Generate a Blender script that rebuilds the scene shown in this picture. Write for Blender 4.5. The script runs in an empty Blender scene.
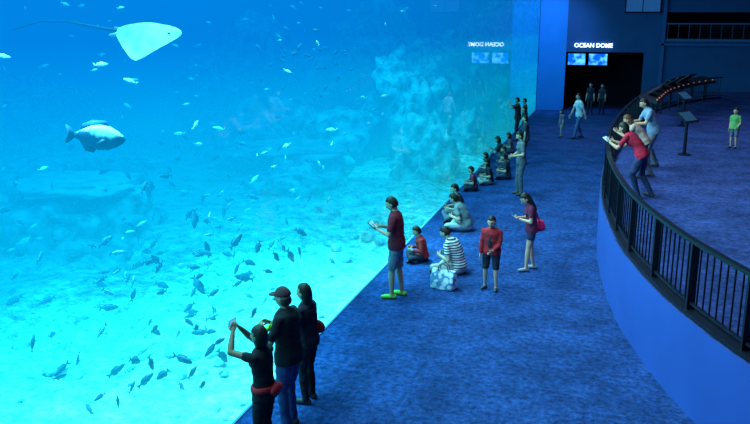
import bpy, bmesh, math, random
from mathutils import Vector, Matrix, noise
from mathutils.bvhtree import BVHTree
V=Vector
random.seed(7)
scene=bpy.context.scene
COL=scene.collection
scene.view_settings.view_transform='Standard'
try: scene.view_settings.look='None'
except Exception: pass

# ------------------------------------------------------------ materials
MATS={}
def mat(name,color,rough=.8,var=.15,vscale=8.0,bump=0.0,bscale=60,emis=None,estr=0,metal=0,stripe=None,spec=.3):
    if name in MATS: return MATS[name]
    m=bpy.data.materials.new(name); m.use_nodes=True
    nt=m.node_tree; b=nt.nodes['Principled BSDF']
    b.inputs['Roughness'].default_value=rough; b.inputs['Metallic'].default_value=metal
    b.inputs['Specular IOR Level'].default_value=spec
    tc=nt.nodes.new('ShaderNodeTexCoord')
    nz=nt.nodes.new('ShaderNodeTexNoise'); nz.inputs['Scale'].default_value=vscale; nz.inputs['Detail'].default_value=4
    nt.links.new(tc.outputs['Object'],nz.inputs['Vector'])
    r=nt.nodes.new('ShaderNodeValToRGB')
    c=color
    r.color_ramp.elements[0].position=.3; r.color_ramp.elements[1].position=.7
    r.color_ramp.elements[0].color=(c[0]*(1-var),c[1]*(1-var),c[2]*(1-var),1)
    r.color_ramp.elements[1].color=(min(1,c[0]*(1+var)),min(1,c[1]*(1+var)),min(1,c[2]*(1+var)),1)
    nt.links.new(nz.outputs['Fac'],r.inputs['Fac'])
    out=r.outputs['Color']
    if stripe:
        w=nt.nodes.new('ShaderNodeTexWave'); w.wave_type='BANDS'; w.bands_direction='Z'
        w.inputs['Scale'].default_value=stripe[1]; w.inputs['Distortion'].default_value=.3
        nt.links.new(tc.outputs['Object'],w.inputs['Vector'])
        g=nt.nodes.new('ShaderNodeMath'); g.operation='GREATER_THAN'; g.inputs[1].default_value=stripe[2]
        nt.links.new(w.outputs['Fac'],g.inputs[0])
        mx=nt.nodes.new('ShaderNodeMix'); mx.data_type='RGBA'
        nt.links.new(g.outputs[0],mx.inputs[0]); nt.links.new(out,mx.inputs[6]); mx.inputs[7].default_value=(*stripe[0],1)
        out=mx.outputs[2]
    nt.links.new(out,b.inputs['Base Color'])
    if bump:
        n2=nt.nodes.new('ShaderNodeTexNoise'); n2.inputs['Scale'].default_value=bscale; n2.inputs['Detail'].default_value=3
        nt.links.new(tc.outputs['Object'],n2.inputs['Vector'])
        bp=nt.nodes.new('ShaderNodeBump'); bp.inputs['Strength'].default_value=bump; bp.inputs['Distance'].default_value=.02
        nt.links.new(n2.outputs['Fac'],bp.inputs['Height']); nt.links.new(bp.outputs['Normal'],b.inputs['Normal'])
    if emis:
        b.inputs['Emission Color'].default_value=(*emis,1); b.inputs['Emission Strength'].default_value=estr
    MATS[name]=m
    return m

def mesh_obj(name,verts,faces,mats,idx=None,smooth=False,loc=(0,0,0),rotz=0,parent=None):
    me=bpy.data.meshes.new(name); me.from_pydata([tuple(v) for v in verts],[],faces); 
    if not isinstance(mats,(list,tuple)): mats=[mats]
    for m in mats: me.materials.append(m)
    if idx is not None: me.polygons.foreach_set('material_index',idx)
    if smooth: me.polygons.foreach_set('use_smooth',[True]*len(me.polygons))
    me.update()
    o=bpy.data.objects.new(name,me); COL.objects.link(o); o.location=loc; o.rotation_euler=(0,0,rotz)
    if parent: o.parent=parent
    return o

BOXF=[(0,3,2,1),(4,5,6,7),(0,1,5,4),(1,2,6,5),(2,3,7,6),(3,0,4,7)]
def boxv(x0,x1,y0,y1,z0,z1):
    return [V(p) for p in [(x0,y0,z0),(x1,y0,z0),(x1,y1,z0),(x0,y1,z0),(x0,y0,z1),(x1,y0,z1),(x1,y1,z1),(x0,y1,z1)]]
class Geo:
    def __init__(s): s.v=[];s.f=[];s.m=[]
    def add(s,vf,mi=0,M=None):
        o=len(s.v); v,f=vf
        s.v+= [M@p for p in v] if M is not None else v
        s.f+=[tuple(i+o for i in q) for q in f]; s.m+=[mi]*len(f)
    def box(s,x0,x1,y0,y1,z0,z1,mi=0,M=None): s.add((boxv(x0,x1,y0,y1,z0,z1),BOXF),mi,M)
    def obj(s,name,mats,smooth=False,**k): return mesh_obj(name,s.v,s.f,mats,s.m,smooth,**k)

def box(name,x0,x1,y0,y1,z0,z1,m,bevel=0):
    g=Geo(); g.box(x0,x1,y0,y1,z0,z1); return g.obj(name,m)

def loft(rings,n=14):
    vs=[];fs=[]
    for c,R,F,rx,ry in rings:
        for i in range(n):
            a=2*math.pi*i/n
            vs.append(c+R*(rx*math.cos(a))+F*(ry*math.sin(a)))
    for j in range(len(rings)-1):
        for i in range(n):
            k=(i+1)%n
            fs.append((j*n+i,j*n+k,(j+1)*n+k,(j+1)*n+i))
    vs.append(rings[0][0]); b=len(vs)-1
    vs.append(rings[-1][0]); t=len(vs)-1
    L=len(rings)-1
    for i in range(n):
        k=(i+1)%n
        fs.append((b,k,i)); fs.append((t,L*n+i,L*n+k))
    return vs,fs

def frame(d,hint=None):
    d=d.normalized()
    h=V(hint) if hint is not None else (V((0,1,0)) if abs(d.y)<.8 else V((0,0,1)))
    R=h.cross(d)
    if R.length<1e-4: R=V((1,0,0)).cross(d)
    R.normalize(); F=d.cross(R).normalized()
    return R,F
def limb(p0,p1,prof,n=12,fx=1,fy=1,hint=None,caps=True):
    d=(p1-p0); Ln=d.length; d=d.normalized(); R,F=frame(d,hint)
    rings=[]
    r0=prof[0][1]; r1=prof[-1][1]
    if caps:
        for a in (78,52,25):
            q=math.radians(a); rings.append((p0-d*r0*math.sin(q),R,F,r0*fx*math.cos(q),r0*fy*math.cos(q)))
    for t,r in prof: rings.append((p0+d*Ln*t,R,F,r*fx,r*fy))
    if caps:
        for a in (25,52,78):
            q=math.radians(a); rings.append((p1+d*r1*math.sin(q),R,F,r1*fx*math.cos(q),r1*fy*math.cos(q)))
    return loft(rings,n)
def ellips(c,rx,ry,rz,n=12,M=None):
    rings=[]
    for i in range(1,n):
        a=math.pi*i/n
        rings.append((V((0,0,-rz*math.cos(a))),V((1,0,0)),V((0,1,0)),rx*math.sin(a),ry*math.sin(a)))
    v,f=loft(rings,n+2)
    v[-2]=V((0,0,-rz)); v[-1]=V((0,0,rz))
    if M is not None: v=[M@p for p in v]
    return [p+c for p in v],f
def ik(a,t,l1,l2,pole):
    d=t-a; D=d.length
    if D>(l1+l2)*.999: t=a+d*((l1+l2)*.999/D); D=(l1+l2)*.999; d=t-a
    u=d.normalized(); x=(l1*l1-l2*l2+D*D)/(2*D); h=math.sqrt(max(0,l1*l1-x*x))
    p=pole-u*pole.dot(u)
    if p.length<1e-4: p=V((1,0,0))
    return a+u*x+p.normalized()*h, t

# ------------------------------------------------------------ people
def head_geo(g,M,hair,mi):
    nr,ns=26,30
    vs=[];fs=[];ms=[]
    def face_pt(x,y,z):
        ux,uy,uz=x,y,z
        X=.078*ux; Y=.096*uy; Z=.12*uz
        if uz<0:
            X*=1-.36*(-uz)**1.4; 
            if uy<0: Y*=1-.35*(-uz)
            else: Y*=1-.08*(-uz)
        if uy>.2:
            def G(cx,cz,sx,sz): return math.exp(-((X-cx)/sx)**2-((Z-cz)/sz)**2)
            Y+=.022*G(0,-.028,.010,.014)+.012*G(0,-.005,.008,.02)
            Y-=.009*G(.03,.004,.016,.011)+.009*G(-.03,.004,.016,.011)
            Y+=.006*G(0,.024,.05,.008)
            Y+=.007*G(0,-.062,.02,.008)+.009*G(0,-.1,.022,.014)
            Y+=.005*G(.04,-.03,.015,.015)+.005*G(-.04,-.03,.015,.015)
        return V((X,Y,Z))
    for j in range(nr+1):
        t=math.pi*j/nr
        for i in range(ns):
            a=2*math.pi*i/ns
            vs.append(face_pt(math.sin(t)*math.sin(a),math.sin(t)*math.cos(a),math.cos(t)))
    for j in range(nr):
        for i in range(ns):
            k=(i+1)%ns
            q=(j*ns+i,(j+1)*ns+i,(j+1)*ns+k,j*ns+k)
            fs.append(q)
            c=(vs[q[0]]+vs[q[2]])/2
            ms.append(mi['lip'] if (c.y>.08 and abs(c.x)<.022 and -.071<c.z<-.055) else mi['skin'])
    o=len(g.v); g.v+=[M@p for p in vs]; g.f+=[tuple(i+o for i in q) for q in fs]; g.m+=ms
    for s in (-1,1):
        g.add(ellips(V((s*.030,.077,.005)),.0125,.0125,.0085,8),mi['white'],M)
        g.add(ellips(V((s*.030,.0855,.005)),.006,.005,.006,6),mi['dark'],M)
        g.add(limb(V((s*.016,.094,.022)),V((s*.046,.084,.023)),[(0,.0035),(1,.0028)],6),mi['hair'],M)
        g.add(ellips(V((s*.079,-.004,-.005)),.010,.020,.031,8),mi['skin'],M)
    g.add(ellips(V((0,.109,-.036)),.013,.010,.008,8),mi['skin'],M)
    vs=[];fs=[]
    nr,ns=22,28
    for j in range(nr+1):
        t=math.pi*j/nr
        for i in range(ns):
            a=2*math.pi*i/ns
            x,y,z=math.sin(t)*math.sin(a),math.sin(t)*math.cos(a),math.cos(t)
            if hair=='cap': line=.28
            elif y>.35: line=.42 if hair!='bob' else .30
            elif y>-.1: line=-.05+.9*(y+.1) if hair=='short' else -.45+1.6*(y+.1)
            else: line=-.5 if hair=='short' else -.75
            inside=z>line
            r=1.11+.02*math.sin(9*a+3*z) if inside else .86
            vs.append(V((.078*x*r*1.02,.096*y*r-.004,.12*z*r)))
    for j in range(nr):
        for i in range(ns):
            k=(i+1)%ns; fs.append((j*ns+i,(j+1)*ns+i,(j+1)*ns+k,j*ns+k))
    g.add((vs,fs),mi['cap'] if hair=='cap' else mi['hair'],M)
    X=V((1,0,0));Y=V((0,1,0))
    if hair=='cap':
        g.add(loft([(V((0,.07,.035)),X,Y,.06,.02),(V((0,.095,.036)),X,Y,.072,.07),(V((0,.095,.046)),X,Y,.070,.068),(V((0,.08,.05)),X,Y,.05,.03)],16),mi['cap'],M)
        g.add(ellips(V((0,-.03,-.03)),.075,.075,.075,12),mi['hair'],M)
    if hair=='long':
        g.add(loft([(V((0,-.02,.05)),X,Y,.07,.075),(V((0,-.03,-.02)),X,Y,.092,.082),(V((0,-.045,-.1)),X,Y,.09,.062),(V((0,-.06,-.2)),X,Y,.085,.042),(V((0,-.06,-.29)),X,Y,.06,.025),(V((0,-.055,-.33)),X,Y,.02,.01)],14),mi['hair'],M)
    if hair=='bob':
        g.add(loft([(V((0,-.02,.06)),X,Y,.07,.075),(V((0,-.025,0)),X,Y,.092,.085),(V((0,-.028,-.07)),X,Y,.094,.076),(V((0,-.03,-.12)),X,Y,.08,.06),(V((0,-.03,-.13)),X,Y,.03,.02)],14),mi['hair'],M)
    if hair=='pony':
        g.add(limb(V((0,-.105,.05)),V((0,-.15,-.02)),[(0,.02),(.5,.032),(1,.034)],10),mi['hair'],M)
        g.add(limb(V((0,-.15,-.02)),V((0,-.14,-.17)),[(0,.034),(.5,.03),(1,.01)],10),mi['hair'],M)
    if hair=='bun':
        g.add(ellips(V((0,-.10,.07)),.04,.035,.04,10),mi['hair'],M)

def hand_geo(g,w,d,n,curl,mi,thumbref=None):
    d=d.normalized(); n=(n-d*n.dot(d)).normalized(); wd=n.cross(d).normalized()
    if wd.dot(thumbref if thumbref is not None else V((0,1,.8)))<0: wd=-wd
    g.add(loft([(w-d*.015,wd,n,.02,.016),(w+d*.005,wd,n,.026,.017),(w+d*.04,wd,n,.038,.016),(w+d*.08,wd,n,.042,.014),(w+d*.093,wd,n,.036,.009)],10),mi)
    for off,ln in ((.031,.068),(.0105,.078),(-.0105,.072),(-.031,.056)):
        p=w+d*.082+wd*off; a=0; 
        for s,fr in enumerate((.42,.32,.26)):
            a+=curl*(.7 if s==0 else 1)
            q=p+(d*math.cos(a)+n*math.sin(a))*ln*fr
            r=.0092-.0011*s
            g.add(limb(p,q,[(0,r),(1,r-.001)],6),mi); p=q
    p=w+d*.022+wd*.028; q=p+(d*.6+wd*.7+n*.35).normalized()*.04; g.add(limb(p,q,[(0,.0125),(1,.0105)],6),mi)
    s=q+(d*.85+wd*.25+n*.45).normalized()*.032; g.add(limb(q,s,[(0,.0105),(1,.008)],6),mi)

PEOPLE=[]
def person(name,x,y,heading,H,z=0,P=(0,0,.975),lean=(2,4),hands=None,epole=None,feet=None,kpole=None,toes=None,
           hyaw=0,hpitch=0,shirt=(.1,.1,.1),pants=(.05,.06,.1),skin=(.55,.33,.22),hairc=(.012,.009,.008),hair='short',
           sleeve=.6,legs='long',shoe=(.05,.05,.05),female=False,curl=.35,fat=1.08,stripe=None,capc=(.3,.05,.04),palm=None,extra=None,acc=(.75,.02,.05)):
    hs=1+max(0,(1.7-H))*.45
    k=H/(1.51+.245*hs)
    key=name+str(len(PEOPLE))
    cs=lambda nm,c,**q: mat(key+'_'+nm,c,**q)
    mats=[cs('skin',skin,rough=.55,var=.06,vscale=15),cs('shirt',shirt,rough=.9,var=.2,bump=.3,bscale=25,stripe=stripe),
          cs('trousers',pants,rough=.9,var=.2,bump=.3,bscale=25),cs('shoes',shoe,rough=.6),cs('hair',hairc,rough=.45,var=.3,vscale=40,bump=.4,bscale=90),
          cs('eye_white',(.8,.8,.8),rough=.3,var=0),cs('iris',(.02,.012,.01),rough=.2,var=0),cs('lips',(skin[0]*.8,skin[1]*.45,skin[2]*.45),rough=.5,var=0),
          cs('cap',capc,rough=.9),cs('accent',acc,rough=.7)]
    P=V(P); l1,l2=[math.radians(a) for a in lean]
    R=V((1,0,0))
    U1=V((0,math.sin(l1),math.cos(l1))); F1=V((0,math.cos(l1),-math.sin(l1)))
    U2=V((0,math.sin(l2),math.cos(l2))); F2=V((0,math.cos(l2),-math.sin(l2)))
    def sp(s): return P+U1*s if s<=.18 else P+U1*.18+U2*(s-.18)
    def fr(s):
        t=min(1,max(0,(s-.08)/.22)); return (F1*(1-t)+F2*t).normalized()
    b=Geo()
    wf=.94 if female else 1.0; wf*=fat
    sit=P.z<.5
    TR=[(-.04 if sit else -.105,.12,.10),(-.035 if sit else -.10,.182,.135),(0,.178,.132),(.1,.155 if not female else .142,.115),(.2,.152 if not female else .142,.112),(.32,.168,.12),(.42,.172,.112),(.475,.158,.092),(.51,.11,.07),(.535,.06,.055)]
    b.add(loft([(sp(s),R,fr(s),rx*wf,ry*wf) for s,rx,ry in TR],20),1)
    if female: 
        for sgn in (-1,1): b.add(ellips(sp(.34)+R*sgn*.07*wf+F2*.085,.058,.05,.055,8),1)
    b.add(loft([(sp(s),R,F1,rx*wf,ry*wf) for s,rx,ry in [(-.13,.08,.07),(-.11,.13,.1),(-.05,.16,.115),(.02,.150,.105)]],18),2)
    b.add(ellips(sp(-.06)-F1*.04,.13*wf,.085,.09,10),2)
    feet=feet or [(-.11,0,.08),(.11,0.02,.08)]
    kpole=kpole or [(-.1,1,0),(.1,1,0)]
    toes=toes or [(-.2,1,0),(.2,1,0)]
    for i,sg in enumerate((-1,1)):
        hip=sp(-.04)+R*sg*.082*wf
        kn,an=ik(hip,V(feet[i]),.43,.43,V(kpole[i]))
        th=[(0,.090*wf),(.4,.084*wf),(1,.064)]; cf=[(0,.054),(.3,.057),(.7,.043),(1,.034)]
        if legs=='long':
            b.add(limb(hip,kn,th),2); b.add(limb(kn,an,[(0,.065),(.3,.066),(1,.053)]),2)
        elif legs=='shorts':
            b.add(limb(hip,kn,[(0,.093*wf),(.6,.09),(.97,.082)],caps=False),2); b.add(limb(hip.lerp(kn,.6),kn,[(0,.065),(1,.055)]),0)
            b.add(limb(kn,an,cf),0)
        else:
            m=hip.lerp(kn,.5); b.add(limb(hip,m,[(0,.093*wf),(1,.09)],caps=False),2)
            b.add(limb(hip.lerp(kn,.3),kn,[(0,.078*wf),(.3,.074*wf),(1,.052)]),0); b.add(limb(kn,an,cf),0)
        t=V(toes[i]).normalized()
        base=an+V((0,0,-.038))
        v,f=limb(base-t*.045,base+t*.16,[(0,.04),(.35,.043),(.75,.044),(1,.03)],12,1,.95)
        zmin=an.z-.078
        v=[V((p.x,p.y,max(p.z,zmin))) for p in v]
        b.add((v,f),3)
        b.add(limb(an,base,[(0,.04),(1,.04)]),3 if legs=='long' else 0)
    hands=hands or [(-.25,.06,.80),(.25,.06,.80)]
    epole=epole or [(-.5,-.8,-.3),(.5,-.8,-.3)]
    HG=Geo(); info={}
    for i,sg in enumerate((-1,1)):
        S=sp(.44)+R*sg*.155*wf
        el,wr=ik(S,V(hands[i]),.285,.255,V(epole[i]))
        long=sleeve>1
        b.add(limb(S,el,[(0,.050),(.5,.046),(1,.038)]),1 if long else 0)
        b.add(limb(el,wr,[(0,.038),(.3,.041),(1,.026)]),0)
        if sleeve>.15: b.add(limb(S,S.lerp(el,min(1,sleeve)),[(0,.060),(.5,.060),(1,.060 if not long else .053)],caps=True),1)
        if long: b.add(limb(el,el.lerp(wr,.93),[(0,.052),(.5,.05),(1,.039)],caps=False),1)
        d=(wr-el).normalized()
        n=V(palm[i]) if palm else V((-sg,0,0.0))
        if abs(n.normalized().dot(d))>.9: n=V((-sg,0,-.5))
        hand_geo(HG,wr,d,n,curl,0)
    b.add(limb(sp(.46),sp(.535)+U2*.06+F2*.01,[(0,.062),(.4,.054),(1,.052)]),0)
    hp=math.radians(hpitch)+l2*.6; hy=math.radians(hyaw)
    Mr=Matrix.Rotation(hy,3,'Z')@Matrix.Rotation(-hp,3,'X')
    up=Mr@V((0,0,1)); fw=Mr@V((0,1,0))
    hc=sp(.535)+U2*.015+up*.105*hs+fw*.02
    M=Matrix.Translation(hc)@Mr.to_4x4()@Matrix.Scale(hs,4)
    head=Geo(); head_geo(head,M,hair,dict(skin=0,hair=4,white=5,dark=6,lip=7,cap=8))
    bv=[p*k for p in b.v]
    me=bpy.data.meshes.new('t'); me.from_pydata([tuple(p) for p in bv],[],b.f)
    bm=bmesh.new(); bm.from_mesh(me); bmesh.ops.recalc_face_normals(bm,faces=bm.faces); bm.to_mesh(me); bm.free()
    to=bpy.data.objects.new('t',me); COL.objects.link(to)
    far=y>19
    md=to.modifiers.new('r','REMESH'); md.mode='VOXEL'; md.voxel_size=(.015 if far else .0095)
    ms=to.modifiers.new('s','SMOOTH'); ms.factor=.5; ms.iterations=2
    dg=bpy.context.evaluated_depsgraph_get(); ev=to.evaluated_get(dg); rm=bpy.data.meshes.new_from_object(ev)
    bvh=BVHTree.FromPolygons(bv,b.f)
    out=Geo()
    out.v=[v.co.copy() for v in rm.vertices]; out.f=[tuple(p.vertices) for p in rm.polygons]
    for p in rm.polygons:
        r=bvh.find_nearest(p.center); out.m.append(b.m[r[2]])
    bpy.data.objects.remove(to); bpy.data.meshes.remove(rm)
    cloth=set()
    for q,mi_ in zip(out.f,out.m):
        if mi_ in (1,2): cloth.update(q)
    sd=len(PEOPLE)*5.3
    for i in cloth:
        p=out.v[i]; h=noise.noise(V((p.x*9+sd,p.y*9,p.z*16)))
        out.v[i]=p+V((noise.noise(V((p.x*7,p.y*7+sd,p.z*14))),h,0))*.010
    S3=Matrix.Scale(k,4)
    out.add((head.v,head.f),0,S3); out.m[-len(head.f):]=head.m
    out.add((HG.v,HG.f),0,S3)
    if extra:
        ex=Geo(); extra(ex,sp,R,F1,F2,info)
        out.add((ex.v,ex.f),9,S3)
    zm=min(p.z for p in out.v)
    for p in out.v: p.z-=zm
    rz=math.radians(heading-90)
    o=out.obj(name,mats,smooth=True,loc=(x,y,z),rotz=rz)
    W=Matrix.Translation((x,y,z))@Matrix.Rotation(rz,4,'Z')@Matrix.Translation((0,0,-zm))@S3
    PEOPLE.append(o)
    return o,W,info

def rbox(name,size,W,mats,rot=(0,0,0),c=(0,0,0)):
    g=Geo(); a,b_,t=[s/2 for s in size]
    g.box(-a,a,-b_,b_,-t,t,0)
    g.box(-a*.9,a*.9,-b_*.88,b_*.88,t,t+.0015,1)
    M=W@Matrix.Translation(c)@Matrix.Rotation(rot[2],4,'Z')@Matrix.Rotation(rot[0],4,'X')
    g.v=[M@p for p in g.v]
    return g.obj(name,mats)

M_case=mat('device_case',(.02,.02,.025),rough=.3,var=0)
M_screen=mat('device_screen',(.1,.4,.6),rough=.15,var=.2,emis=(.2,.7,1),estr=.6)

SIT=dict(P=(0,0,.14),lean=(8,14),feet=[(.10,.30,.07),(-.12,.36,.07)],kpole=[(-1,.35,.15),(1,.35,.15)],toes=[(.8,.5,0),(-.8,.5,0)],hands=[(-.16,.30,.32),(.16,.30,.32)])
KNEE=dict(P=(0,0,.14),lean=(6,18),feet=[(-.12,.50,.08),(.12,.46,.08)],kpole=[(-.2,.2,1),(.2,.2,1)],hands=[(-.10,.42,.42),(.10,.42,.42)])
PH=dict(hands=[(-.07,.27,1.17),(.07,.27,1.17)],epole=[(-.5,-.5,-.8),(.5,-.5,-.8)],palm=[(.5,0,1),(-.5,0,1)],curl=.55)

# foreground trio
def waistbag(ex,sp,R,F1,F2,info):
    ex.add(loft([(sp(.0),R,F1,.175,.135),(sp(.015),R,F1,.185,.147),(sp(.055),R,F1,.18,.144),(sp(.07),R,F1,.165,.13)],20))
    ex.add(ellips(sp(.01)-F1*.155+R*.03,.12,.05,.075,12))
o,W,i=person('woman',.74,7.08,172,1.58,female=True,shirt=(.012,.012,.018),pants=(.012,.012,.02),skin=(.30,.17,.11),hair='bob',sleeve=.35,
   hands=[(-.07,.36,1.66),(.07,.36,1.66)],epole=[(-.9,.2,-.8),(.9,.2,-.8)],palm=[(.8,.3,0),(-.8,.3,0)],curl=.5,hpitch=-6,extra=waistbag,acc=(.6,.02,.03))
rbox('camera_phone',(.15,.075,.009),W,[M_case,M_screen],rot=(math.radians(90),0,0),c=(0,.41,1.745))
def camstrap(ex,sp,R,F1,F2,info):
    ex.add(limb(sp(.3)+F2*.2,sp(.3)-R*.12+F2*.2,[(0,.03),(1,.03)],10)); ex.add(limb(sp(.3)+F2*.2,sp(.5)+R*.06+F2*.06,[(0,.008),(1,.008)],6)); ex.add(limb(sp(.3)-R*.1+F2*.2,sp(.5)-R*.06+F2*.06,[(0,.008),(1,.008)],6))
o,W,i=person('man',.70,7.85,178,1.74,shirt=(.010,.011,.018),pants=(.035,.065,.18),skin=(.42,.24,.16),hair='cap',capc=(.07,.035,.04),hairc=(.03,.028,.03),sleeve=.7,fat=1.22,
   hands=[(-.10,.28,1.26),(.10,.28,1.26)],epole=[(-.6,-.5,-.6),(.6,-.5,-.6)],palm=[(.8,.3,0),(-.8,.3,0)],curl=.6,hpitch=2,extra=camstrap,acc=(.25,.6,.05))
def shbag(ex,sp,R,F1,F2,info):
    ex.add(ellips(sp(.1)+R*.2-F1*.04,.06,.12,.10,12))
    ex.add(limb(sp(.2)+R*.2,sp(.5)+R*.09-F2*.04,[(0,.014),(1,.014)],8))
person('woman',.66,8.55,172,1.55,female=True,shirt=(.02,.012,.025),pants=(.015,.015,.02),skin=(.42,.24,.16),hair='long',sleeve=.7,extra=shbag,fat=1.18,hands=[(-.16,.26,1.1),(.24,.08,.86)],acc=(.6,.03,.05))

o,W,i=person('man',.68,12.55,185,1.78,shirt=(.16,.015,.03),pants=(.12,.16,.22),skin=(.45,.27,.19),legs='shorts',shoe=(.15,.6,.06),sleeve=.65,
   hands=[(-.12,.30,1.2),(.12,.30,1.2)],epole=[(-.6,-.5,-.8),(.6,-.5,-.8)],palm=[(.6,0,.8),(-.6,0,.8)],curl=.5,hpitch=18,feet=[(-.1,.06,.08),(.11,-.08,.08)],fat=1.12)
rbox('tablet_computer',(.25,.18,.01),W,[M_case,M_screen],rot=(math.radians(40),0,0),c=(0,.40,1.25))
def tee(ex,sp,R,F1,F2,info):
    ex.add(ellips(sp(.20)+F2*.10,.075,.065,.24,12))
o,W,i=person('boy',2.16,13.43,262,1.35,shirt=(.38,.02,.03),pants=(.02,.025,.04),skin=(.55,.33,.24),legs='shorts',sleeve=1.5,
   hands=[(-.10,.27,1.02),(.23,.14,.88)],hpitch=6,shoe=(.06,.06,.08),feet=[(-.15,.06,.08),(.14,-.02,.08)],fat=1.28,extra=tee,acc=(.02,.02,.03))
def pinkbag(ex,sp,R,F1,F2,info):
    c=-F1*.2+R*.12
    ex.add(loft([(sp(-.12)+c,F1,R,.08,.08),(sp(-.1)+c,F1,R,.13,.12),(sp(.02)+c,F1,R,.12,.11),(sp(.1)+c,F1,R,.09,.06),(sp(.11)+c,F1,R,.05,.03)],16))
    ex.add(limb(sp(.08)+c-R*.08,sp(.5)-R*.03-F2*.08,[(0,.012),(1,.012)],8)); ex.add(limb(sp(.08)+c+R*.06,sp(.5)+R*.1-F2*.06,[(0,.012),(1,.012)],8))
o,W,i=person('girl',2.70,14.74,198,1.54,female=True,shirt=(.14,.02,.06),pants=(.02,.03,.09),skin=(.6,.36,.26),legs='brief',hair='long',sleeve=.5,
   **PH,lean=(3,10),hpitch=28,extra=pinkbag,shoe=(.3,.3,.35),feet=[(-.1,.10,.08),(.1,-.10,.08)],acc=(.9,.03,.14))
rbox('camera_phone',(.075,.15,.009),W,[M_case,M_screen],rot=(math.radians(35),0,0),c=(0,.38,1.2))
# sitting group
person('boy',.62,14.75,200,1.35,**SIT,shirt=(.45,.03,.03),pants=(.02,.02,.04),sleeve=1.5,hpitch=12,fat=1.2)
person('woman',1.45,14.15,165,1.80,**{**SIT,'lean':(14,28)},shirt=(.7,.72,.75),stripe=((.03,.03,.06),7,.55),pants=(.4,.38,.36),hair='short',hpitch=15,skin=(.6,.38,.28),fat=1.15)
person('woman',1.02,17.25,170,1.74,**{**SIT,'lean':(16,34)},shirt=(.16,.2,.22),pants=(.4,.42,.42),hair='pony',female=True,hpitch=10,fat=1.15)
person('man',.72,18.1,200,1.72,**SIT,shirt=(.03,.03,.05),pants=(.12,.14,.2),hpitch=6)
person('woman',1.72,21.3,205,1.74,female=True,shirt=(.1,.13,.15),pants=(.09,.11,.14),hair='bun',sleeve=.6,hands=[(-.12,.26,1.1),(.2,.2,1.05)],hpitch=12)
for (nm,x,y,h,Hh,sh,pt) in [('boy',.45,21.5,190,1.3,(.3,.03,.06),(.03,.03,.05)),('girl',.72,22.5,200,1.4,(.02,.02,.03),(.3,.3,.3)),('boy',1.1,23.4,185,1.45,(.03,.03,.05),(.05,.05,.1)),
        ('girl',.45,23.9,180,1.3,(.3,.32,.35),(.05,.05,.08)),('boy',.85,25.0,210,1.4,(.02,.025,.05),(.05,.05,.1)),('woman',.5,26.4,180,1.6,(.05,.04,.05),(.2,.2,.25)),('girl',.6,28.0,190,1.4,(.25,.1,.12),(.1,.1,.15))]:
    person(nm,x,y,h,Hh,**(SIT if nm!='woman' else KNEE),shirt=sh,pants=pt,hair='short' if nm=='boy' else 'bob',hpitch=random.uniform(-5,15))
person('man',1.3,26.0,185,1.6,shirt=(.04,.05,.07),pants=(.03,.03,.05))
person('man',.42,31.0,190,1.68,shirt=(.02,.02,.02),pants=(.02,.02,.03),hands=[(-.08,.33,1.5),(.08,.33,1.5)],epole=[(-.9,0,-.8),(.9,0,-.8)])
person('woman',.85,29.6,200,1.5,shirt=(.03,.02,.03),pants=(.02,.02,.03),hair='long')
person('boy',.4,33.6,180,1.4,shirt=(.1,.1,.14),pants=(.02,.02,.03))
person('woman',2.64,32.4,215,1.8,female=True,shirt=(.65,.7,.75),pants=(.08,.13,.28),hair='pony',skin=(.6,.38,.28),feet=[(-.1,.25,.08),(.1,-.22,.12)],hands=[(-.28,-.12,.85),(.26,.22,.9)],lean=(6,6))
person('girl',1.98,32.5,215,1.12,shirt=(.25,.12,.2),pants=(.25,.2,.3),legs='brief',hair='bob',feet=[(-.1,.12,.08),(.1,-.1,.08)],fat=1.2)
person('man',2.75,40.6,250,1.55,shirt=(.02,.02,.04),pants=(.02,.02,.03))
person('woman',3.3,40.8,240,1.5,shirt=(.03,.03,.05),pants=(.02,.02,.03),hair='long')

PZ=1.15
LEAN=dict(P=(0,-.1,.93),lean=(28,48),feet=[(-.12,-.12,.08),(.12,-.32,.1)],hands=[(-.12,.55,1.12),(.12,.55,1.12)],epole=[(-.5,-.2,-1),(.5,-.2,-1)],palm=[(.6,0,.8),(-.6,0,.8)],curl=.5)
o,W,i=person('woman',4.52,16.6,160,1.68,z=PZ,**LEAN,female=True,shirt=(.55,.02,.06),pants=(.03,.05,.13),hair='bob',sleeve=.6,hpitch=-8,fat=1.15)
rbox('tablet_computer',(.25,.18,.01),W,[M_case,mat('tablet_screen_bright',(.3,.6,.8),emis=(.3,.75,1),estr=.9)],rot=(math.radians(35),0,0),c=(0,.66,1.16))
person('woman',4.62,18.7,175,1.6,z=PZ,**LEAN,female=True,shirt=(.5,.35,.3),pants=(.1,.1,.15),hair='long',hairc=(.12,.04,.02))
person('man',4.85,19.9,195,1.76,z=PZ,P=(0,-.08,.95),lean=(14,26),feet=[(-.12,.02,.08),(.12,-.25,.1)],hands=[(-.16,.42,1.1),(.16,.42,1.1)],shirt=(.16,.28,.42),pants=(.14,.16,.2),hpitch=5,fat=1.12)
person('boy',7.2,23.8,235,1.12,z=PZ,shirt=(.12,.4,.12),pants=(.1,.12,.2),hands=[(-.2,.2,.95),(.25,.05,.8)],legs='shorts',fat=1.25)

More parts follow.
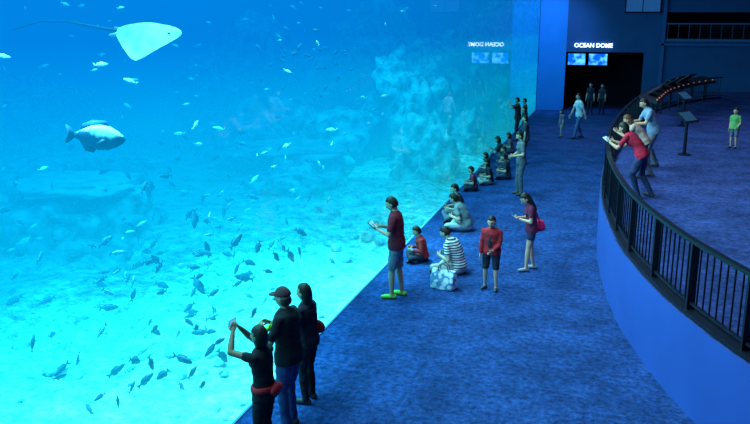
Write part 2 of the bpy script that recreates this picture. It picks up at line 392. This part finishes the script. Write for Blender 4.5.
# tote bag on floor
g=Geo()
X=V((1,0,0));Y=V((0,1,0))
def sqloft(lv,n=24):
    vs=[];fs=[]
    for z,a,b_ in lv:
        for i in range(n):
            t=2*math.pi*i/n; c,s=math.cos(t),math.sin(t)
            vs.append(V((a*math.copysign(abs(c)**.35,c),b_*math.copysign(abs(s)**.35,s)+.01*math.sin(5*t+z*9),z)))
    for j in range(len(lv)-1):
        for i in range(n): k=(i+1)%n; fs.append((j*n+i,j*n+k,(j+1)*n+k,(j+1)*n+i))
    fs.append(tuple(range(n))[::-1]); fs.append(tuple((len(lv)-1)*n+i for i in range(n)))
    return vs,fs
g.add(sqloft([(0,.2,.12),(.02,.22,.14),(.15,.235,.13),(.27,.23,.08),(.34,.225,.03)]),0)
for s in (-.035,.035):
    pts=[V((-.1,s,.32)),V((-.08,s,.42)),V((0,s*1.5,.46)),V((.08,s,.42)),V((.1,s,.32))]
    for a,c in zip(pts,pts[1:]): g.add(limb(a,c,[(0,.01),(1,.01)],8),1)
mt=mat('tote_canvas',(.5,.62,.7),rough=.9,bump=.3,var=.0)
nt=mt.node_tree; bs=nt.nodes['Principled BSDF']
vo=nt.nodes.new('ShaderNodeTexVoronoi'); vo.inputs['Scale'].default_value=11; tc=nt.nodes.new('ShaderNodeTexCoord'); nt.links.new(tc.outputs['Object'],vo.inputs['Vector'])
r=nt.nodes.new('ShaderNodeValToRGB'); r.color_ramp.elements[0].position=.5; r.color_ramp.elements[0].color=(.6,.7,.75,1); r.color_ramp.elements[1].position=.6; r.color_ramp.elements[1].color=(.08,.25,.45,1)
nt.links.new(vo.outputs['Distance'],r.inputs['Fac']); nt.links.new(r.outputs['Color'],bs.inputs['Base Color'])
g.obj('tote_bag',[mt,mat('tote_strap',(.1,.1,.15))],smooth=False,loc=(1.36,13.25,0),rotz=-.25)

# ------------------------------------------------------------ room
E=[(9.6,4.2),(7.6,5.6),(6.35,7.2),(5.61,8.53),(5.2,9.45),(4.79,10.6),(4.31,12.5),(4.0,14.8),(3.86,17.0),(3.86,20.1),(4.12,24.0),(4.6,28.2),(5.24,32.1),(6.54,35.9),(8.16,38.6),(9.9,39.6)]
def crom(P,n=10):
    P=[V((a,b,0)) for a,b in P]; Q=[P[0]*2-P[1]]+P+[P[-1]*2-P[-2]]; out=[]
    for i in range(1,len(Q)-2):
        for j in range(n):
            t=j/n; a,b,c,d=Q[i-1],Q[i],Q[i+1],Q[i+2]
            out.append(.5*((2*b)+(c-a)*t+(2*a-5*b+4*c-d)*t*t+(3*b-a-3*c+d)*t**3))
    out.append(Q[-2]); return out
EC=crom(E)
def resample(C,step):
    out=[C[0]];acc=0
    for a,b in zip(C,C[1:]):
        L=(b-a).length; p=0
        while acc+L-p>=step:
            p+=step-acc; acc=0; out.append(a.lerp(b,p/L))
        acc+=L-p
    return out
def fleck(m,sc=22,lo=.6,hi=1.5):
    nt=m.node_tree
    bs=nt.nodes['Principled BSDF']; src=bs.inputs['Base Color'].links[0].from_socket
    n3=nt.nodes.new('ShaderNodeTexNoise'); n3.inputs['Scale'].default_value=sc; n3.inputs['Detail'].default_value=6; n3.inputs['Roughness'].default_value=.8
    tc=nt.nodes.new('ShaderNodeTexCoord'); nt.links.new(tc.outputs['Object'],n3.inputs['Vector'])
    rr=nt.nodes.new('ShaderNodeMapRange'); rr.inputs[1].default_value=.35; rr.inputs[2].default_value=.65; rr.inputs[3].default_value=lo; rr.inputs[4].default_value=hi
    nt.links.new(n3.outputs['Fac'],rr.inputs[0])
    mm=nt.nodes.new('ShaderNodeVectorMath'); mm.operation='SCALE'; nt.links.new(src,mm.inputs[0]); nt.links.new(rr.outputs[0],mm.inputs['Scale']); nt.links.new(mm.outputs[0],bs.inputs['Base Color'])
M_floor=mat('carpet_blue',(.014,.045,.165),rough=.95,var=.35,vscale=1.6,bump=.5,bscale=40,spec=.08)
fleck(M_floor,11,.3,1.8)
M_plat=mat('carpet_platform',(.032,.055,.20),rough=.95,var=.3,vscale=1.3,bump=.4,bscale=40,spec=.08)
fleck(M_plat,11,.4,1.7)
M_fascia=mat('fascia_paint',(.02,.075,.34),rough=.55,var=.08,vscale=1)
M_wall=mat('wall_paint_navy',(.018,.09,.24),rough=.8,var=.1,vscale=1)
M_pillar=mat('pillar_paint_blue',(.01,.24,.68),rough=.6,var=.08,vscale=1)
M_dark=mat('recess_black',(.006,.010,.024),rough=.9,var=.1)
M_ceil=mat('ceiling_black',(.01,.015,.03),rough=.95,var=.1)
M_metal=mat('railing_metal',(.010,.014,.024),rough=.35,var=.1,metal=.3)
box('floor',0,14,-4,46,-.3,0,M_floor)
box('ceiling',0,14,-4,46,8.6,8.8,M_ceil)
box('wall_right',13.2,13.5,-4,42,0,8.6,M_wall)
box('wall_front',0,13.2,-4.3,-4,0,8.6,M_ceil)
g=Geo(); y0,y1=42,42.3
g.box(0.0,1.37,y0,y1,0,8.6,1)
g.box(1.37,5.1,y0,y1,2.95,8.6); g.box(5.1,6.04,y0,y1,0,8.6); g.box(6.04,13.2,y0,y1,0,3.56); g.box(6.04,13.2,y0,y1,4.87,8.6)
g.obj('wall_back',[M_wall,M_pillar])
g=Geo(); g.box(1.37,5.1,45.6,45.8,0,2.95); g.box(1.17,1.37,42.3,45.8,0,2.95); g.box(5.1,5.3,42.3,45.8,0,2.95); g.box(1.17,5.3,42.3,45.8,2.95,3.1)
g.obj('wall_entrance',[M_dark])
g=Geo(); g.box(6.04,13.2,45,45.2,3.4,5.1); g.box(6.04,13.2,42.3,45,3.4,3.56); g.box(6.04,13.2,42.3,45,4.87,5.1); g.box(5.9,6.04,42.3,45.2,3.4,5.1)
g.obj('wall_balcony',[M_dark])
g=Geo(); g.box(6.04,13.2,41.92,41.97,3.5,3.62); g.box(6.04,13.2,41.92,41.96,4.3,4.36)
for i in range(15): g.box(6.1+i*.48,6.12+i*.48,41.93,41.95,3.6,4.32)
g.obj('balcony_railing',[mat('balcony_rail_blue',(.05,.15,.3),rough=.5)])
g=Geo(); g.box(4.1,5.67,41.95,41.99,4.9,5.9,1)
for xx in (4.05,5.67): g.box(xx,xx+.06,41.9,42,4.84,5.96)
g.box(4.05,5.73,41.9,42,4.84,4.9); g.box(4.05,5.73,41.9,42,5.9,5.96); g.box(4.86,4.9,41.92,42,4.9,5.9)
g.obj('window_1',[M_dark,mat('window_glow',(.02,.08,.2),emis=(.01,.06,.18),estr=1)])
g=Geo()
for (a,b_,c,d) in [(5.8,10,3.3,3.4),(5.85,6.0,0,8.6)]: g.box(a,b_,41.88,42,c,d)
g.obj('trim_1',[mat('trim_blue',(.03,.12,.32))])
g=Geo(); g.box(.0,.03,-4,41.9,0,.015); g.obj('baseboard_left',[mat('sill_blue',(.03,.2,.4),rough=.5)])
g=Geo()
for a,b_ in ((1.5,2.33),(2.5,3.38)):
    g.box(a-.03,b_+.03,41.9,41.98,2.27,2.91,0); g.box(a,b_,41.885,41.9,2.32,2.86,1)
ms=mat('display_glow',(.0,.2,.5),rough=.3,emis=(.02,.28,1.0),estr=1.3)
nt=ms.node_tree; v=nt.nodes.new('ShaderNodeTexNoise'); v.inputs['Scale'].default_value=3.5
t=nt.nodes.new('ShaderNodeTexCoord'); nt.links.new(t.outputs['Object'],v.inputs['Vector'])
r=nt.nodes.new('ShaderNodeValToRGB'); r.color_ramp.elements[0].position=.42; r.color_ramp.elements[0].color=(0,.05,.6,1); r.color_ramp.elements[1].position=.62; r.color_ramp.elements[1].color=(.15,.7,1,1)
nt.links.new(v.outputs['Fac'],r.inputs['Fac']); nt.links.new(r.outputs['Color'],nt.nodes['Principled BSDF'].inputs['Emission Color'])
g.obj('display_screen',[M_dark,ms])
cu=bpy.data.curves.new('sign','FONT'); cu.body='OCEAN DOME'; cu.size=.28; cu.extrude=.02; cu.align_x='CENTER'; cu.offset=.006
to=bpy.data.objects.new('t',cu); COL.objects.link(to)
me=bpy.data.meshes.new_from_object(to.evaluated_get(bpy.context.evaluated_depsgraph_get())); bpy.data.objects.remove(to)
so=bpy.data.objects.new('entrance_sign',me); COL.objects.link(so); me.materials.clear(); me.materials.append(mat('sign_white',(.8,.9,1),emis=(.75,.9,1),estr=2.0,var=0))
so.location=(2.68,41.95,3.18); so.rotation_euler=(math.pi/2,0,0); 
# platform
n=len(EC)
vs=[];fs=[];mi=[]
for zz in (0,PZ): 
    for p in EC: vs.append(V((p.x,p.y,zz)))
for i in range(n-1): fs.append((i,n+i,n+i+1,i+1)); mi.append(0)
base=len(vs)
for p in EC: vs.append(V((13.19,p.y,PZ)))
for i in range(n-1): fs.append((n+i,base+i,base+i+1,n+i+1)); mi.append(1)
mesh_obj('raised_platform',vs,fs,[M_fascia,M_plat],mi,smooth=False)
box('floor_gallery',5.3,13.19,38.2,41.99,PZ-.2,PZ-.005,M_plat)
g=Geo()
def offs(C,d):
    out=[]
    for i,p in enumerate(C):
        t=(C[min(i+1,len(C)-1)]-C[max(i-1,0)]).normalized(); out.append(p+V((t.y,-t.x,0))*d)
    return out
RC=[p for p in offs(EC,.10) if p.y<38.7]
def sweep(C,z0,z1,w,mi=0):
    vs=[];fs=[]
    A=offs(C,-w/2);B=offs(C,w/2)
    for a,b_ in zip(A,B):
        vs+= [V((a.x,a.y,z0)),V((b_.x,b_.y,z0)),V((b_.x,b_.y,z1)),V((a.x,a.y,z1))]
    for i in range(len(C)-1):
        o=i*4
        for j in range(4):
            k=(j+1)%4; fs.append((o+j,o+k,o+4+k,o+4+j))
    fs.append((3,2,1,0)); o=(len(C)-1)*4; fs.append((o,o+1,o+2,o+3))
    g.add((vs,fs),mi)
RH=.93
sweep(RC,PZ-.10,PZ+.06,.15)
sweep(RC,PZ+.13,PZ+.16,.04)
sweep(RC,PZ+RH-.045,PZ+RH,.08)
bal=resample(RC,.155)
for i,p in enumerate(bal):
    q=bal[min(i+1,len(bal)-1)]-bal[max(i-1,0)]; a=math.atan2(q.y,q.x)
    M=Matrix.Translation(p)@Matrix.Rotation(a,4,'Z')
    if i%8==0: g.box(-.018,.018,-.05,.05,PZ,PZ+RH-.04,0,M)
    else: g.box(-.0055,.0055,-.01,.01,PZ+.15,PZ+RH-.04,0,M)
g.obj('curved_railing',[M_metal])
seg=[p for p in offs(EC,.5) if 27.0<p.y<37.4]
g=Geo()
A=offs(seg,-.28);B=offs(seg,.28)
vs=[];fs=[]
for a,b_ in zip(A,B):
    vs+=[V((a.x,a.y,PZ+1.04)),V((b_.x,b_.y,PZ+.86)),V((b_.x,b_.y,PZ+.78)),V((a.x,a.y,PZ+.96))]
for i in range(len(seg)-1):
    o=i*4
    for j in range(4): k=(j+1)%4; fs.append((o+j,o+k,o+4+k,o+4+j))
fs.append((3,2,1,0)); o=(len(seg)-1)*4; fs.append((o,o+1,o+2,o+3))
g.add((vs,fs),0)
for p in resample(seg,1.4): g.add(limb(V((p.x,p.y,PZ)),V((p.x,p.y,PZ+.85)),[(0,.03),(1,.03)],8),0)
ps=resample(seg,1.5)
for i,p in enumerate(ps[1:-1]):
    q=ps[i+2]-ps[i]; a=math.atan2(q.y,q.x)
    M=Matrix.Translation(V((p.x,p.y,PZ+1.10)))@Matrix.Rotation(a,4,'Z')@Matrix.Rotation(math.radians(-32),4,'X')
    g.box(-.5,.5,-.34,.34,-.03,.02,0,M); g.box(-.44,.44,-.28,.28,.02,.025,2,M)
for i,p in enumerate(resample(B,.7)):
    g.add(ellips(V((p.x,p.y,PZ+.93)),.028,.028,.02,6),1)
g.obj('information_desk',[mat('desk_dark',(.03,.03,.05),rough=.5),mat('desk_lamp_orange',(.8,.3,.1),emis=(.9,.22,.06),estr=.35),mat('desk_panel',(.05,.06,.16),rough=.35)],smooth=False)
def podium(x,y,rz):
    g=Geo()
    g.add(loft([(V((0,0,0)),X,Y,.16,.16),(V((0,0,.03)),X,Y,.16,.16),(V((0,0,.04)),X,Y,.05,.05)],16),0)
    g.add(limb(V((0,0,.06)),V((0,0,.95)),[(0,.05),(1,.04)],10),0)
    M=Matrix.Translation((0,0,1.0))@Matrix.Rotation(math.radians(38),4,'X')
    g.box(-.28,.28,-.2,.2,-.03,.02,0,M); g.box(-.24,.24,-.16,.16,.02,.024,1,M)
    g.obj('information_stand',[M_metal,mat('stand_screen',(.02,.05,.1),rough=.2,emis=(.03,.12,.25),estr=.4)],loc=(x,y,PZ),rotz=rz)
podium(5.83,22.2,.9); podium(6.15,28.2,1.0)

# ------------------------------------------------------------ aquarium
mg=bpy.data.materials.new('acrylic'); mg.use_nodes=True; nt=mg.node_tree; nt.nodes.clear()
o=nt.nodes.new('ShaderNodeOutputMaterial'); tr=nt.nodes.new('ShaderNodeBsdfTransparent'); tr.inputs[0].default_value=(.95,.99,1,1)
gl=nt.nodes.new('ShaderNodeBsdfGlossy'); gl.inputs['Roughness'].default_value=0.015; gl.inputs[0].default_value=(.9,.95,1,1)
lw=nt.nodes.new('ShaderNodeLayerWeight'); lw.inputs[0].default_value=.5
pw=nt.nodes.new('ShaderNodeMath'); pw.operation='POWER'; pw.inputs[1].default_value=5.2; nt.links.new(lw.outputs['Facing'],pw.inputs[0])
ml=nt.nodes.new('ShaderNodeMath'); ml.operation='MULTIPLY_ADD'; ml.inputs[1].default_value=.85; ml.inputs[2].default_value=.01; nt.links.new(pw.outputs[0],ml.inputs[0])
mx=nt.nodes.new('ShaderNodeMixShader'); nt.links.new(ml.outputs[0],mx.inputs[0]); nt.links.new(tr.outputs[0],mx.inputs[1]); nt.links.new(gl.outputs[0],mx.inputs[2]); nt.links.new(mx.outputs[0],o.inputs[0])
mesh_obj('window_aquarium',[(0,-4,0),(0,41.9,0),(0,41.9,8.6),(0,-4,8.6)],[(0,1,2,3)],mg)
def water(name,z0,z1,inf,sig):  # volume emission stands in for scattered light; lower layers glow brighter
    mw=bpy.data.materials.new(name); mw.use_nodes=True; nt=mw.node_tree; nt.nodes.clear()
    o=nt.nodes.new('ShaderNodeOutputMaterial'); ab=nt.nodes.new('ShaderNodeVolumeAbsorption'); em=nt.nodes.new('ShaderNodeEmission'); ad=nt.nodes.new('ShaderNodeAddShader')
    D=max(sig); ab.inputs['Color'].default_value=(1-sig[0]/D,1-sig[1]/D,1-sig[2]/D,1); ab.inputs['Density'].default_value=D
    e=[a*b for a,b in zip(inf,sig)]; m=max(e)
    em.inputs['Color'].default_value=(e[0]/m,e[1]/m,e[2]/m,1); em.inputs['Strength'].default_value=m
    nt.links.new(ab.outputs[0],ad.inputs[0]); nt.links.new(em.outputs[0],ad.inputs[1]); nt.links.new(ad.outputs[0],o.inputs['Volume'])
    box(name,-27.9,-.06,-12.5,76,z0,z1,mw)
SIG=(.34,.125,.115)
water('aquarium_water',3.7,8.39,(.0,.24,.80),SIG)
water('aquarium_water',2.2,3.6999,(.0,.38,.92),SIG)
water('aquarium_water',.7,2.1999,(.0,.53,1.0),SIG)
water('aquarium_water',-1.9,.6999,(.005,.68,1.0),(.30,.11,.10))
M_sand=mat('sea_sand',(.68,.68,.62),rough=.95,var=.5,vscale=2.2,bump=.8,bscale=8)
fleck(M_sand,7,.35,1.7)
nx,ny=80,170; vs=[];fs=[]
for j in range(ny+1):
    for i in range(nx+1):
        x=-.06-27.7*(i/nx)**1.3; y=-12+87.9*j/ny
        h=noise.fractal(V((x*.25,y*.25,0)),1,2,4)*.35+noise.fractal(V((x*1.3,y*1.3,3)),1,2,3)*.10
        vs.append(V((x,y,-1.0+h*min(1,.3+(-x)*.3))))
for j in range(ny):
    for i in range(nx):
        a=j*(nx+1)+i; fs.append((a,a+nx+1,a+nx+2,a+1))
mesh_obj('seabed',vs,fs,M_sand,smooth=True)
mb=mat('tank_backdrop_paint',(.01,.18,.5),rough=.9,var=.3,vscale=.3)
box('wall_tank_back',-28.5,-28,-13,77,-2,8.4,mb); box('wall_tank_far',-28,0,76.1,76.4,-2,8.4,mb); box('wall_tank_near',-28,0,-13,-12.6,-2,8.4,mb)
box('wall_tank_base',-.05,0,-12.5,76,-3,-.02,mat('tank_curb',(.3,.5,.55)))
box('wall_tank_side',-.02,.02,42.0,76,0,8.5,mb)
def rock(g,c,r,seed,mi=0,sub=4,amp=.45):
    bm=bmesh.new(); bmesh.ops.create_icosphere(bm,subdivisions=sub,radius=1)
    vs=[]
    for v in bm.verts:
        p=v.co.copy(); s=V((seed*3.1,seed*1.7,seed))
        k=1+amp*noise.fractal(p*1.2+s,1,2,5)+.18*noise.fractal(p*5+s,1,2,3)
        vs.append(V((c[0]+p.x*r[0]*k,c[1]+p.y*r[1]*k,c[2]+p.z*r[2]*k)))
    fs=[tuple(v.index for v in f.verts) for f in bm.faces]; bm.free()
    g.add((vs,fs),mi)
g=Geo()
for i,(c,r) in enumerate([((-4.5,34,0),(2.2,3,3.4)),((-6.5,39,.5),(3,4,4.2)),((-3.4,43,0),(2,4,3.6)),((-3.6,50,1),(2.4,5,5)),((-9,30,-.8),(3,3,2.0)),((-2.8,29,-.9),(1.2,1.8,1.7)),
     ((-12,36,0),(4,5,3.5)),((-6,25,-1),(1.6,2,1.0)),((-14,22,-1),(3,4,1.1)),((-5.5,58,1),(4,6,6)),((-2.4,37,-.6),(1,1.6,2.2)),((-20,26,-.5),(4,6,2.5)),((-9.5,17.5,-1),(2.2,2,1.4)),((-1.8,33,-.8),(.8,1.4,1.5))]):
    rock(g,c,r,i+1,0,5)
g.obj('reef_rock',[mat('reef_stone',(.42,.5,.5),rough=.95,var=.85,vscale=2.4,bump=1,bscale=5)],smooth=True)
g=Geo()
rock(g,(-7,26,.1),(2.2,1.4,.28),91,0,4,.45); rock(g,(-9.4,17.4,.40),(1.6,1.3,.22),93,0,4,.45)
g.obj('sandstone_ledge',[mat('ledge_sand',(.6,.68,.66),rough=.95,var=.3,vscale=2)],smooth=True)
g=Geo()
for i in range(190):
    x=-random.uniform(.5,8); y=random.uniform(7,24); s=random.uniform(.05,.19)
    rock(g,(x,y,-1.03),(s,s*1.3,s*.6),i+40,0,2)
g.obj('coral_rubble',[mat('rubble_stone',(.5,.55,.53),rough=.95,var=.6,vscale=3)],smooth=True)

# ---- fish
def fish_geo(L,deep=.32,thick=.14,fork=.5):
    g=Geo(); Xx=V((0,1,0));Zz=V((0,0,1))
    prof=[(.5,.02),(.46,.28),(.36,.62),(.2,.93),(.05,1),(-.1,.88),(-.25,.55),(-.35,.28),(-.4,.2)]
    rings=[(V((t*L,0,0)),Xx,Zz,thick*L*.5*min(1,h*1.1),deep*L*.5*h) for t,h in prof]
    g.add(loft(rings,10),0)
    def flat(pts,mi=1,th=.006):
        n=len(pts); v=[V((p[0]*L,(p[2] if len(p)>2 else 0)*L+th*L,p[1]*L)) for p in pts]+[V((p[0]*L,(p[2] if len(p)>2 else 0)*L-th*L,p[1]*L)) for p in pts]
        f=[tuple(range(n)),tuple(range(2*n-1,n-1,-1))]+[(i,n+i,n+(i+1)%n,(i+1)%n) for i in range(n)]
        g.add((v,f),mi)
    flat([(-.38,.04),(-.5,.15),(-.56,.17),(-.5+.06*fork,0),(-.56,-.17),(-.5,-.15),(-.38,-.04)])
    d=deep*.5
    flat([(.2,d*.85),(.14,d*1.3),(-.1,d*1.25),(-.26,d*.9),(-.3,d*.4),(0,d*.7)])
    flat([(0,-d*.8),(-.05,-d*1.2),(-.2,-d*1.1),(-.3,-d*.4),(-.1,-d*.5)])
    for s in (-1,1): flat([(.2,-.02,s*thick*.5),(.1,-.1,s*thick*.85),(.04,-.08,s*thick*.95),(.12,.0,s*thick*.55)])
    for s in (-1,1): g.add(ellips(V((.37*L,s*thick*L*.34,.03*L)),.022*L,.012*L,.022*L,6),2)
    return g
M_fd=mat('fish_dark',(.05,.17,.25),rough=.45,var=.3); M_fdf=mat('fish_dark_fin',(.03,.13,.2),rough=.5)
M_fp=mat('fish_silver',(.8,.9,.9),rough=.35,var=.2); M_fpf=mat('fish_silver_fin',(.5,.65,.7),rough=.5); M_eye=mat('fish_eye',(.01,.01,.01),rough=.2,var=0)
def shoal(name,n,box_,Lr,mats,deep=.34,pitch=.35):
    out=Geo()
    for i in range(n):
        L=random.uniform(*Lr); f=fish_geo(L,deep=deep)
        p=V([random.uniform(*b_) for b_ in box_])
        M=Matrix.Translation(p)@Matrix.Rotation(random.choice([0,0,math.pi])+1.2+random.gauss(0,.5),4,'Z')@Matrix.Rotation(random.gauss(0,pitch),4,'Y')
        o=len(out.v); out.v+=[M@q for q in f.v]; out.f+=[tuple(j+o for j in q) for q in f.f]; out.m+=f.m
    out.obj(name,mats,smooth=True)
shoal('fish_shoal',46,((-2.9,-.7),(7.8,12.0),(-.5,.8)),(.18,.30),[M_fd,M_fdf,M_eye],pitch=.6)
shoal('fish_shoal',14,((-3.0,-1.2),(10.5,13.5),(.3,1.5)),(.22,.36),[M_fd,M_fdf,M_eye],pitch=.9)
shoal('fish_shoal',60,((-4,-1.0),(8,15),(-.7,1.4)),(.12,.24),[mat('fish_bluegrey',(.25,.5,.6),rough=.4,var=.2),M_fdf,M_eye],deep=.3,pitch=.6)
shoal('fish_shoal',190,((-11,-1.5),(10,28),(-.3,5.6)),(.12,.30),[M_fp,M_fpf,M_eye],deep=.28)
shoal('fish_shoal',130,((-10,-3),(10,22),(-.7,2)),(.16,.32),[M_fd,M_fdf,M_eye],pitch=.5)
shoal('fish_shoal',40,((-4.5,-2.5),(17,21),(2.8,4.4)),(.14,.26),[M_fd,M_fdf,M_eye],pitch=.5)
f=fish_geo(1.08,deep=.48,thick=.2,fork=-.2)
mwz=mat('wrasse_skin',(.03,.08,.14),rough=.5,var=.3,vscale=5)
nt=mwz.node_tree; bs=nt.nodes['Principled BSDF']
tc=nt.nodes.new('ShaderNodeTexCoord'); sx=nt.nodes.new('ShaderNodeSeparateXYZ'); nt.links.new(tc.outputs['Object'],sx.inputs[0])
nz=nt.nodes.new('ShaderNodeTexNoise'); nz.inputs['Scale'].default_value=5; nt.links.new(tc.outputs['Object'],nz.inputs['Vector'])
a=nt.nodes.new('ShaderNodeMath'); a.operation='MULTIPLY_ADD'; a.inputs[1].default_value=.35; nt.links.new(nz.outputs['Fac'],a.inputs[0]); nt.links.new(sx.outputs['Z'],a.inputs[2])
r=nt.nodes.new('ShaderNodeValToRGB'); r.color_ramp.elements[0].position=.22; r.color_ramp.elements[0].color=(.01,.05,.11,1); r.color_ramp.elements[1].position=.30; r.color_ramp.elements[1].color=(.6,.75,.78,1)
nt.links.new(a.outputs[0],r.inputs['Fac']); nt.links.new(r.outputs['Color'],bs.inputs['Base Color'])
w=f.obj('humphead_wrasse',[mwz,mat('wrasse_fin',(.02,.07,.13)),M_eye],smooth=True,loc=(-2.6,9.18,3.10)); w.rotation_euler=(0,.12,math.radians(20)); w.scale=(.70,.70,.70)
# stingray
g=Geo()
def outline(t):
    pts=[(-1,.05),(-.8,.3),(-.5,.62),(-.15,.92),(.05,1.0),(.25,.9),(.5,.68),(.75,.45),(.92,.26),(1,.06)]
    for (a,x),(b_,y) in zip(pts,pts[1:]):
        if a<=t<=b_: return x+(y-x)*(t-a)/(b_-a)
nu,nv=30,26; vs=[];fs=[]
for side in (1,-1):
    for j in range(nu+1):
        t=-1+2*j/nu; wdt=outline(t)*.82
        for i in range(nv+1):
            s=-1+2*i/nv
            th=.17*(1-abs(s)**1.3)*(1-t*t)**.5*math.exp(-(s*1.6)**2)+.03*(1-abs(s))*(1-t*t)
            z=side*th-.22*abs(s)**2*wdt*wdt*1.3
            vs.append(V((t*.66-.1*abs(s)*wdt,s*wdt,z)))
N=(nu+1)*(nv+1)
for side in (0,1):
    for j in range(nu):
        for i in range(nv):
            a=side*N+j*(nv+1)+i; q=(a,a+1,a+nv+2,a+nv+1); fs.append(q if side==0 else q[::-1])
g.add((vs,fs),0)
tp=[V((-.55,0,.02)),V((-1.0,0,.08)),V((-1.6,.05,.16)),V((-2.2,.1,.12)),V((-2.8,.1,-.08))]
rad=[.035,.026,.021,.017,.013]
for a,b_,r0,r1 in zip(tp,tp[1:],rad,rad[1:]): g.add(limb(a,b_,[(0,r0),(1,r1)],8),1)
for s in (-1,1): g.add(ellips(V((.45,s*.13,.07)),.03,.025,.025,6),2)
for s in (-1,1): g.add(limb(V((-.5,s*.08,0)),V((-.72,s*.16,.0)),[(0,.06),(1,.03)],8,1,.35),0)
w=g.obj('stingray',[mat('ray_skin',(.55,.52,.38),rough=.6,var=.4,vscale=4),mat('ray_tail',(.02,.06,.09)),M_eye],smooth=True,loc=(-3.3,11.7,4.42))
w.rotation_euler=(math.radians(24),math.radians(2),math.radians(14)); w.scale=(.82,.82,.82)

# ------------------------------------------------------------ lights
def area(name,loc,sx,sy,power,color,rot=(0,0,0)):
    l=bpy.data.lights.new(name,'AREA'); l.shape='RECTANGLE'; l.size=sx; l.size_y=sy; l.energy=power; l.color=color
    o=bpy.data.objects.new(name,l); COL.objects.link(o); o.location=loc; o.rotation_euler=rot; return o
def spot(name,loc,tgt,power,color,ang=50,blend=.8,r=.3):
    l=bpy.data.lights.new(name,'SPOT'); l.energy=power; l.color=color; l.spot_size=math.radians(ang); l.spot_blend=blend; l.shadow_soft_size=r
    o=bpy.data.objects.new(name,l); COL.objects.link(o); o.location=loc
    o.rotation_euler=(V(tgt)-V(loc)).to_track_quat('-Z','Y').to_euler(); return o
area('tank_lights',(-10,24,8.3),18,50,13000,(.9,.95,1))
area('tank_light_front',(-2.4,13,8.2),3,20,6500,(1,.97,1))
spot('tank_spot',(-4,9,8.2),(-3.4,9.2,-1),30000,(1,.96,1),60)
spot('tank_spot',(-2.5,15.5,8.2),(-1.8,15.5,-1),26000,(1,1,1),50)
spot('tank_spot',(-5,28,8.2),(-5,31,0),16000,(1,1,1),65)
spot('tank_spot',(-2.4,10.2,8.3),(-3.3,11.7,4.42),420,(1,1,.9),60)  # extra spot added to brighten the stingray
spot('hall_spot',(4,11,8.3),(1.5,14,0),330,(1,.78,.72),50)  # warm hall spots are added fill, so clothing colours show on people
spot('hall_spot',(5,18,8.3),(5,19,1),260,(1,.75,.8),60)
spot('hall_spot',(3,34,8.3),(2.8,33,0),700,(.8,.55,1),60)
spot('hall_spot',(8,28,8.3),(7.5,27,1),480,(.75,.6,1),90)
spot('hall_spot',(3,5,8.3),(1,7.8,1),60,(1,.8,.75),50)
area('hall_ambient',(6,20,8.4),6,34,110,(.2,.4,1))
spot('pillar_fill',(.8,38,8.2),(.6,42,2.5),1500,(.2,.4,1),60)  # added fill that brightens the blue end pillar, not a fixture

wd=bpy.data.worlds.new('w'); scene.world=wd; wd.use_nodes=True; wd.node_tree.nodes['Background'].inputs[0].default_value=(.002,.006,.02,1); wd.node_tree.nodes['Background'].inputs[1].default_value=1
cam=bpy.data.cameras.new('camera'); co=bpy.data.objects.new('camera',cam); COL.objects.link(co); scene.camera=co
cam.lens=38.4; cam.sensor_width=36; co.location=(4.12,0,4.69); co.rotation_euler=(math.radians(90)-math.atan(196/800),0,math.radians(16.94)); cam.clip_end=300
print('people',len(PEOPLE))
